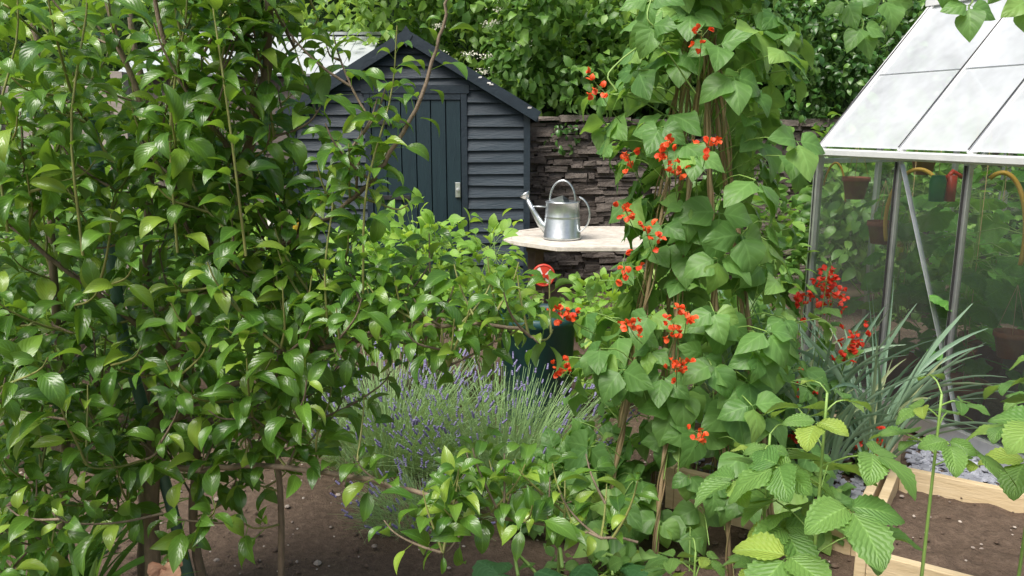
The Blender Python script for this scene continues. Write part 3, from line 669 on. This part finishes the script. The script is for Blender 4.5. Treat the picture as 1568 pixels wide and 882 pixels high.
# ---------------------------------------------------------------- lavender
def lavender(name, c, rx, ry, h, n, ff=.4):
    e = empty(name); a = R.uniform(0, 6.283, n); q = np.sqrt(R.uniform(0, 1, n)); base = np.stack([c[0]+rx*.5*q*np.cos(a), c[1]+ry*.5*q*np.sin(a), np.zeros(n)], 1)
    lean = np.stack([q*np.cos(a)*.65*rx/h*1.2, q*np.sin(a)*.65*ry/h*1.2, np.ones(n)], 1)+R.normal(size=(n, 3))*.19
    S = h*R.uniform(.45, 1.08, n); lf = MB(); N = -np.stack([np.cos(a), np.sin(a), np.zeros(n)+.2], 1)
    lf.scatter(T_blade, base, lean, N, S); D = nrm(lean)
    k = n*4; ii = R.integers(0, n, k); P = base[ii]+D[ii]*(S[ii]*R.uniform(.1, .75, k))[:, None]
    lf.scatter(T_blade, P, D[ii]*.8+R.normal(size=(k, 3))*.5, N[ii], .10*R.uniform(.6, 1.4, k)*1.0)
    lf.scatter([(v*np.array([4, 1, 1]), f, u) for v, f, u in T_blade[:2]], P, D[ii]*.9+R.normal(size=(k, 3))*.5, N[ii], .06)
    f = MB(); m_ = R.random(n) < ff
    for b, d, s, nn_ in zip(base[m_], D[m_], S[m_], N[m_]):
        tip = b+d*s*.95-nn_*s*.17; nb_ = int(rr(3, 6))
        for j in range(nb_):
            p = tip-d*j*.008; blob(f, p, .0052*(1.2-.08*abs(j-3)), 0, 1.0)
    lf.obj('foliage', ['lav'], e); f.obj('flower_spikes', ['lavfl'], e)
lavender('lavender', (-.05, 3.5, 0), .60, .45, .50, 650)
lavender('lavender', (-.60, 3.6, 0), .52, .4, .58, 520, .5)
lavender('lavender', (-.35, 3.05, 0), .42, .3, .22, 260)

# ---------------------------------------------------------------- greenhouse
ang = math.atan2(.341, .94); e = empty('greenhouse', (1.815, 4.8, 0), ang)
GL, GW, EZ, RZ_ = 2.55, 1.52, 1.44, 2.30; HW = GW/2; ybars = [0, -.60, -1.02, -1.55, -2.05, -GL]
g = MB()
for X in (0, GW):
    g.beam((X, 0, .08), (X, -GL, .08), .05, .10, 0); g.beam((X, .03, EZ), (X, -GL-.03, EZ), .055, .045, 1)
    s = -1 if X == 0 else 1
    g.beam((X+s*.045, .05, EZ+.004), (X+s*.045, -GL-.05, EZ+.004), .05, .03, 1)
    for i, y in enumerate(ybars):
        wv = .045 if i in (0, 5) else .026
        g.beam((X, y, .13), (X, y, EZ-.023), wv, .035, 0); g.beam((X+s*.021, y, .14), (X+s*.021, y, EZ-.03), .010, .008, 2)
        g.beam((X, y, EZ+.02), (HW, y, RZ_), .026 if wv < .04 else .04, .032, 1)
        nx_ = nrm(np.array([-(RZ_-EZ), 0, HW]) if X == 0 else np.array([RZ_-EZ, 0, HW]))*.021
        g.beam((X+nx_[0], y, EZ+.03+nx_[2]), (HW+nx_[0], y, RZ_+nx_[2]-.01), .007, .005, 2)
    xm = HW*.5 if X == 0 else GW-HW*.5; zm = (EZ+RZ_)/2
    g.beam((xm, 0, zm+.018), (xm, -GL, zm+.018), .008, .006, 0)
    g.beam((X, -.62, EZ-.04), (X, -1.12, .16), .004, .03, 0, (1, 0, 0)) if X == 0 else None
    g.beam((X, -2.0, EZ-.04), (X, -1.58, .16), .004, .03, 0, (1, 0, 0)) if X == 0 else None
g.beam((HW, .03, RZ_+.02), (HW, -GL-.03, RZ_+.02), .07, .05, 1)
for y in (0, -GL):
    g.beam((0, y, .08), (GW, y, .08), .05, .10, 0); g.beam((.02, y, EZ-.05), (GW-.02, y, EZ-.05), .03, .03, 0)
    for x in (.45, 1.07): g.beam((x, y, .13), (x, y, EZ+(RZ_-EZ)*(1-abs(x-HW)/HW)-.03), .026, .03, 0)
g.beam((.02, -1.02, EZ-.04), (.5, -1.02, EZ+.42), .02, .02, 0)
g.obj('frame', ['alu', 'white_al', 'rubber'], e, False, .002)
g = MB()
def quad(a, b, c, d, m): g.add([a, b, c, d], [(0, 1, 2, 3)], m)
for X in (0.004, GW-.004):
    for i in range(5):
        y0, y1 = ybars[i]-.012, ybars[i+1]+.012
        quad((X, y0, .12), (X, y1, .12), (X, y1, EZ-.01), (X, y0, EZ-.01), 0)
        Xs = 0 if X < .5 else GW; xm = (Xs+HW)/2; zm = (EZ+RZ_)/2
        quad((Xs, y0, EZ+.035), (Xs, y1, EZ+.035), (xm, y1, zm+.015), (xm, y0, zm+.015), 1); quad((xm, y0, zm+.008), (xm, y1, zm+.008), (HW, y1, RZ_+.004), (HW, y0, RZ_+.004), 1)
for y in (0.004, -GL+.004):
    g.add([(0.02, y, .13), (GW-.02, y, .13), (GW-.02, y, EZ), (HW, y, RZ_-.01), (.02, y, EZ)], [(0, 1, 2, 3, 4)], 0)
g.obj('panes', ['glass', 'rglass'], e, False)
def ghw(x, y, z=0):
    c, s = math.cos(ang), math.sin(ang); return np.array([1.815+x*c-y*s, 4.8+x*s+y*c, z])
for lx, ly in ((.35, -.35), (.30, -.85), (.50, -1.35), (.45, -1.8), (.85, -.3), (1.0, -.9), (1.15, -1.4), (1.25, -.2), (1.2, -1.9)):
    e2 = empty('cucumber_plant'); st = MB(); lf = MB(); b = ghw(lx, ly, .05); tall = rr(1.1, 1.55)
    Q = np.array([b+np.array([.03*math.sin(t*9), .03*math.cos(t*7), t*tall]) for t in np.linspace(0, 1, 20)]); st.tube(Q, .005, 6, 0)
    st.tube([b+np.array([.02, 0, .1]), b+np.array([.02, 0, 1.65])], .002, 4, 1); st.lathe([(0, .0), (.11, 0), (.14, .21), (.15, .21), (.15, .24), (.135, .24), (.13, .19), (0, .19)], (b[0], b[1], .02), 24, 2)
    for i in range(46):
        t = rr(.22, 1.0); q = b+np.array([0, 0, t*tall]); o = nrm(R.normal(size=3)*[1, 1, .2]); p = q+o*rr(.08, .24)
        st.tube([q, (p+q)/2+np.array([0, 0, .03]), p], .0025, 4, 0, False)
        lf.scatter(T_palm, [p], [o-np.array([0, 0, .5])], [o*.6+np.array([0, -.2, .7])+R.normal(size=3)*.2], rr(.12, .21))
    st.obj('stem_and_pot', ['stem', 'string', 'terra'], e2); lf.obj('leaves', ['cuc'], e2)
for lx, ly, z in ((.10, -.42, .95), (.9, -.8, 1.25), (.12, -1.25, .52), (.7, -.1, 1.3), (.10, -.2, 1.18)):
    g = MB(); p = ghw(lx, ly, z); g.lathe([(0, 0), (.05, 0), (.07, .10), (.077, .10), (.077, .125), (.068, .125), (.065, .1), (0, .1)], p, 20, 0)
    for a in (0, 2.1, 4.2): g.tube([p+np.array([.07*math.cos(a), .07*math.sin(a), .12]), (p[0], p[1], min(1.6, p[2]+.35))], .0015, 4, 1)
    g.obj('hanging_pot', ['terra', 'string'])
def arc(name, c, rx, rz, a0, a1, mat, r=.011):
    g = MB(); d = np.array([math.cos(ang-.9), math.sin(ang-.9), 0])
    g.tube([np.array(c)+d*rx*math.cos(t)+np.array([0, 0, rz*math.sin(t)]) for t in np.linspace(a0, a1, 26)], r, 8); g.obj(name, [mat])
arc('yellow_hose', ghw(.10, -1.12, 1.05), .12, .33, -.3, 2.0, 'yelpl'); arc('yellow_hose', ghw(.12, -.62, 1.10), .14, .27, 1.0, 3.6, 'yelpl'); arc('yellow_hose', ghw(.08, -.05, 1.10), .07, .28, .2, 2.6, 'yelpl', .006)
g = MB(); c = ghw(.06, -.80, 1.22); g.lathe([(.0, 0), (.035, 0), (.04, .1), (.03, .13), (0, .13)], c, 16, 0); g.box(c+np.array([.045, -.02, .0]), c+np.array([.085, .03, .13]), 1); g.tube([c+np.array([.03, 0, .1]), c+np.array([.07, 0, .15]), c+np.array([.12, 0, .12])], .012, 8, 1)
g.tube([c+np.array([0, 0, .12]), c+np.array([0, 0, .28])], .002, 4, 2)
g.obj('spray_bottle', ['grnpl', 'redpl', 'string'], smooth=True)
g = MB(); c = np.array([-1.40, 4.75, .93]); g.tube([(c[0], c[1], 0), c+np.array([0, 0, .1])], .006, 6, 3)
g.lathe([(0, 0), (.045, 0), (.05, .02), (.05, .15), (.02, .20), (.018, .23), (0, .23)], c, 18, 0); g.lathe([(.02, .205), (.024, .205), (.024, .245), (0, .245)], c, 14, 1)
g.lathe([(0, 0), (.03, 0), (.035, .10), (.02, .13), (0, .13)], c+np.array([.11, .02, .02]), 16, 2); g.tube([c+np.array([.11, .02, .03]), (c[0]+.11, c[1]+.02, 0)], .005, 6, 3)
g.obj('plastic_bottle', ['whitepl', 'grnpl', 'yelpl', 'cane'])

# ---------------------------------------------------------------- raised beds, slate, leeks
U_ = np.array([.84, -.54]); W_ = np.array([.54, .84]); bedang = math.atan2(U_[1], U_[0])
def bed(name, corner, lu, lw, h=.19, fill='soil', fz=.11):
    e = empty(name, (corner[0], corner[1], 0), bedang); g = MB(); t = .036
    g.box((0, -lw, 0), (t, 0, h)); g.box((lu-t, -lw, 0), (lu, 0, h)); g.box((t+.001, -t, 0), (lu-t-.001, -.001, h-.004)); g.box((t+.001, -lw+.001, 0), (lu-t-.001, -lw+t, h-.004))
    for x in (t, lu-t-.04):
        for y in (-lw+t, -t-.04): g.box((x+.002, y+.002, 0), (x+.038, y+.038, h-.03))
    g.obj('boards', ['pine'], e, False, .003)
    g = MB(); n = 40; V = []
    for j in range(n+1):
        for i in range(n+1):
            x = t+(lu-2*t)*i/n; y = -lw+t+(lw-2*t)*j/n; V.append((x, y, fz+.022*mn.noise(Vector((x*9, y*9, 2)))+.012*mn.noise(Vector((x*30, y*30, 2)))))
    g.add(V, [(j*(n+1)+i, j*(n+1)+i+1, (j+1)*(n+1)+i+1, (j+1)*(n+1)+i) for j in range(n) for i in range(n)])
    g.obj('soil_fill', [fill], e)
    g = MB()
    for _ in range(200): blob(g, (rr(t, lu-t), rr(-lw+t, -t), fz+.006), rr(.003, .010), 0 if R.random() < .25 else 1)
    g.obj('stones', ['peb', 'clod'], e, False)
bed('raised_bed', (1.62, 3.20), 1.25, .84)
Pq = np.array([1.62, 3.20])-.80*U_+.50*W_
bed('raised_bed', tuple(Pq), .78, 1.05)
g = MB()
for _ in range(1500):
    q = np.array([1.66, 3.25])+U_*rr(0.0, .9)+W_*rr(0, .75); s = rr(.008, .024)
    Mx = Matrix.Translation((q[0], q[1], .015+rr(0, .015)))@Matrix.Rotation(rr(0, 6.3), 4, 'Z')@Matrix.Rotation(rr(-.5, .5), 4, 'X')
    g.box((-s, -s*.7, -.003), (s, s*.7, .003), 0, .002, Mx)
for _ in range(500):
    q = Pq+U_*rr(.05, .73)+W_*rr(-1.0, -.05); s = rr(.008, .022)
    Mx = Matrix.Translation((q[0], q[1], .122+rr(0, .012)))@Matrix.Rotation(rr(0, 6.3), 4, 'Z')@Matrix.Rotation(rr(-.5, .5), 4, 'X')
    g.box((-s, -s*.7, -.003), (s, s*.7, .003), 0, .002, Mx)
g.obj('slate_chippings', ['slate'], smooth=False)
def straps(c, n, L, z0=0, wide=1, lean=.45):
    a = R.uniform(0, 6.283, n); o = np.stack([np.cos(a), np.sin(a), np.zeros(n)], 1); P = np.array(c)+o*.012+np.array([0, 0, z0])
    P[:, 2] += R.uniform(0, .08, n); g.scatter([(v*np.array([wide, 1, 1]), f, u) for v, f, u in T_strap], P, o*R.uniform(.1, lean, (n, 1))+np.array([0, 0, 1.]), -o+R.normal(size=(n, 3))*.2, L*R.uniform(.65, 1.15, n))
g = MB()
for _ in range(30):
    q = Pq+U_*rr(.15, .76)+W_*rr(-.95, -.1); straps((q[0], q[1], .10), 8, .72, 0, .42, .30)
    g.tube([(q[0], q[1], .08), (q[0], q[1], .26)], [.010, .008], 8, 0)
g.obj('leek_plants', ['leek'])
g = MB()
for _ in range(8): straps((rr(-1.6, -1.2), rr(2.0, 2.4), 0), 12, .58, 0, .9, .5)
g.obj('crocosmia_plant', ['strap'])

# ---------------------------------------------------------------- raspberries
def raspberry(x, y, h, n=9, sz=.10, z0=.25, dx=0):
    e = empty('raspberry_plant'); st = MB(); lf = MB()
    Q = resample([(x+dx, y, 0), (x+dx*.4, y+rr(-.01, .01), h*.5), (x, y, h)], 16); st.tube(Q, np.linspace(.006, .003, 16), 7, 0)
    a = rr(0, 6.3)
    for i in range(n):
        t = z0/h+(1-z0/h)*(i/(n-1)); p = np.array([np.interp(t, np.linspace(0, 1, 16), Q[:, k]) for k in range(3)]); a += 2.4+rr(-.3, .3)
        s = sz*(1.15-.7*max(0, (t-.75)/.25)); o = np.array([math.cos(a), math.sin(a), 0]); pl = s*rr(.9, 1.4); up = np.array([0, 0, 1.])
        q = p+o*pl*.85+up*pl*rr(.25, .6); st.tube(resample([p, (p+q)/2+up*.01, q], 5), .002, 5, 0, False)
        dr = rr(.2, .7); d = nrm(o-up*dr); tan = np.cross(o, up); nrml = up+o*dr+R.normal(size=3)*.12
        PP = [q, q-d*.01, q-d*.01]; DD = [d, d*.35+tan, d*.35-tan]; SS = [s*1.2, s*1.0, s*1.0]
        if R.random() < .5 and s > .07: b2 = q-o*pl*.3-up*pl*.1; PP += [b2, b2]; DD += [tan+d*.2, -tan+d*.2]; SS += [s*.75, s*.75]
        lf.scatter(T_rasp, PP, np.array(DD)+R.normal(size=(len(DD), 3))*.08, np.tile(nrml, (len(PP), 1)), np.array(SS))
    st.obj('cane', ['stem'], e); lf.obj('leaves', ['rasp'], e)
for a in ((.72, 1.75, 1.0, 11, .105, .55), (.63, 1.85, .86, 7, .095, .62), (1.01, 1.8, .98, 7, .085, .80), (1.24, 1.70, 1.10, 9, .115, .86), (.50, 2.0, .46, 6, .075, .3), (.64, 1.9, .50, 6, .08, .32), (.84, 2.0, .40, 6, .075, .26), (1.14, 1.85, .42, 5, .08, .26), (1.42, 2.05, .90, 7, .10, .68)):
    raspberry(*a)

e = empty('marrow_plant'); g = MB(); st = MB()
for x, y, z, s, d in ((.155, 2.28, .27, .30, (.1, -.6, -.1)), (.33, 2.42, .16, .22, (.5, -.4, 0)), (.02, 2.45, .14, .2, (-.6, -.3, 0))):
    g.scatter(T_palm, [(x, y, z)], [d], [(0, -.45, 1)], s); st.tube(resample([(.16, 2.5, 0), (x, y+.12, z*.9), (x, y-.03, z-.005)], 7), .006, 6, 0)
g.obj('leaves', ['marrow'], e); st.obj('stems', ['stem'], e)
g = MB(); g.tube([(-.92, 1.95, 0), (-.90, 1.93, .42)], .004, 6, 1)
for i in range(7):
    g.scatter(T_petal, [(-.90+rr(-.02, .02), 1.93+rr(-.02, .02), .42+rr(-.03, .03))], [(rr(-.5, .5), -.3, rr(.2, 1))], [(rr(-.5, .5), -1, .4)], rr(.04, .06), 0)
g.obj('withered_flower', ['brownlf', 'stem'])
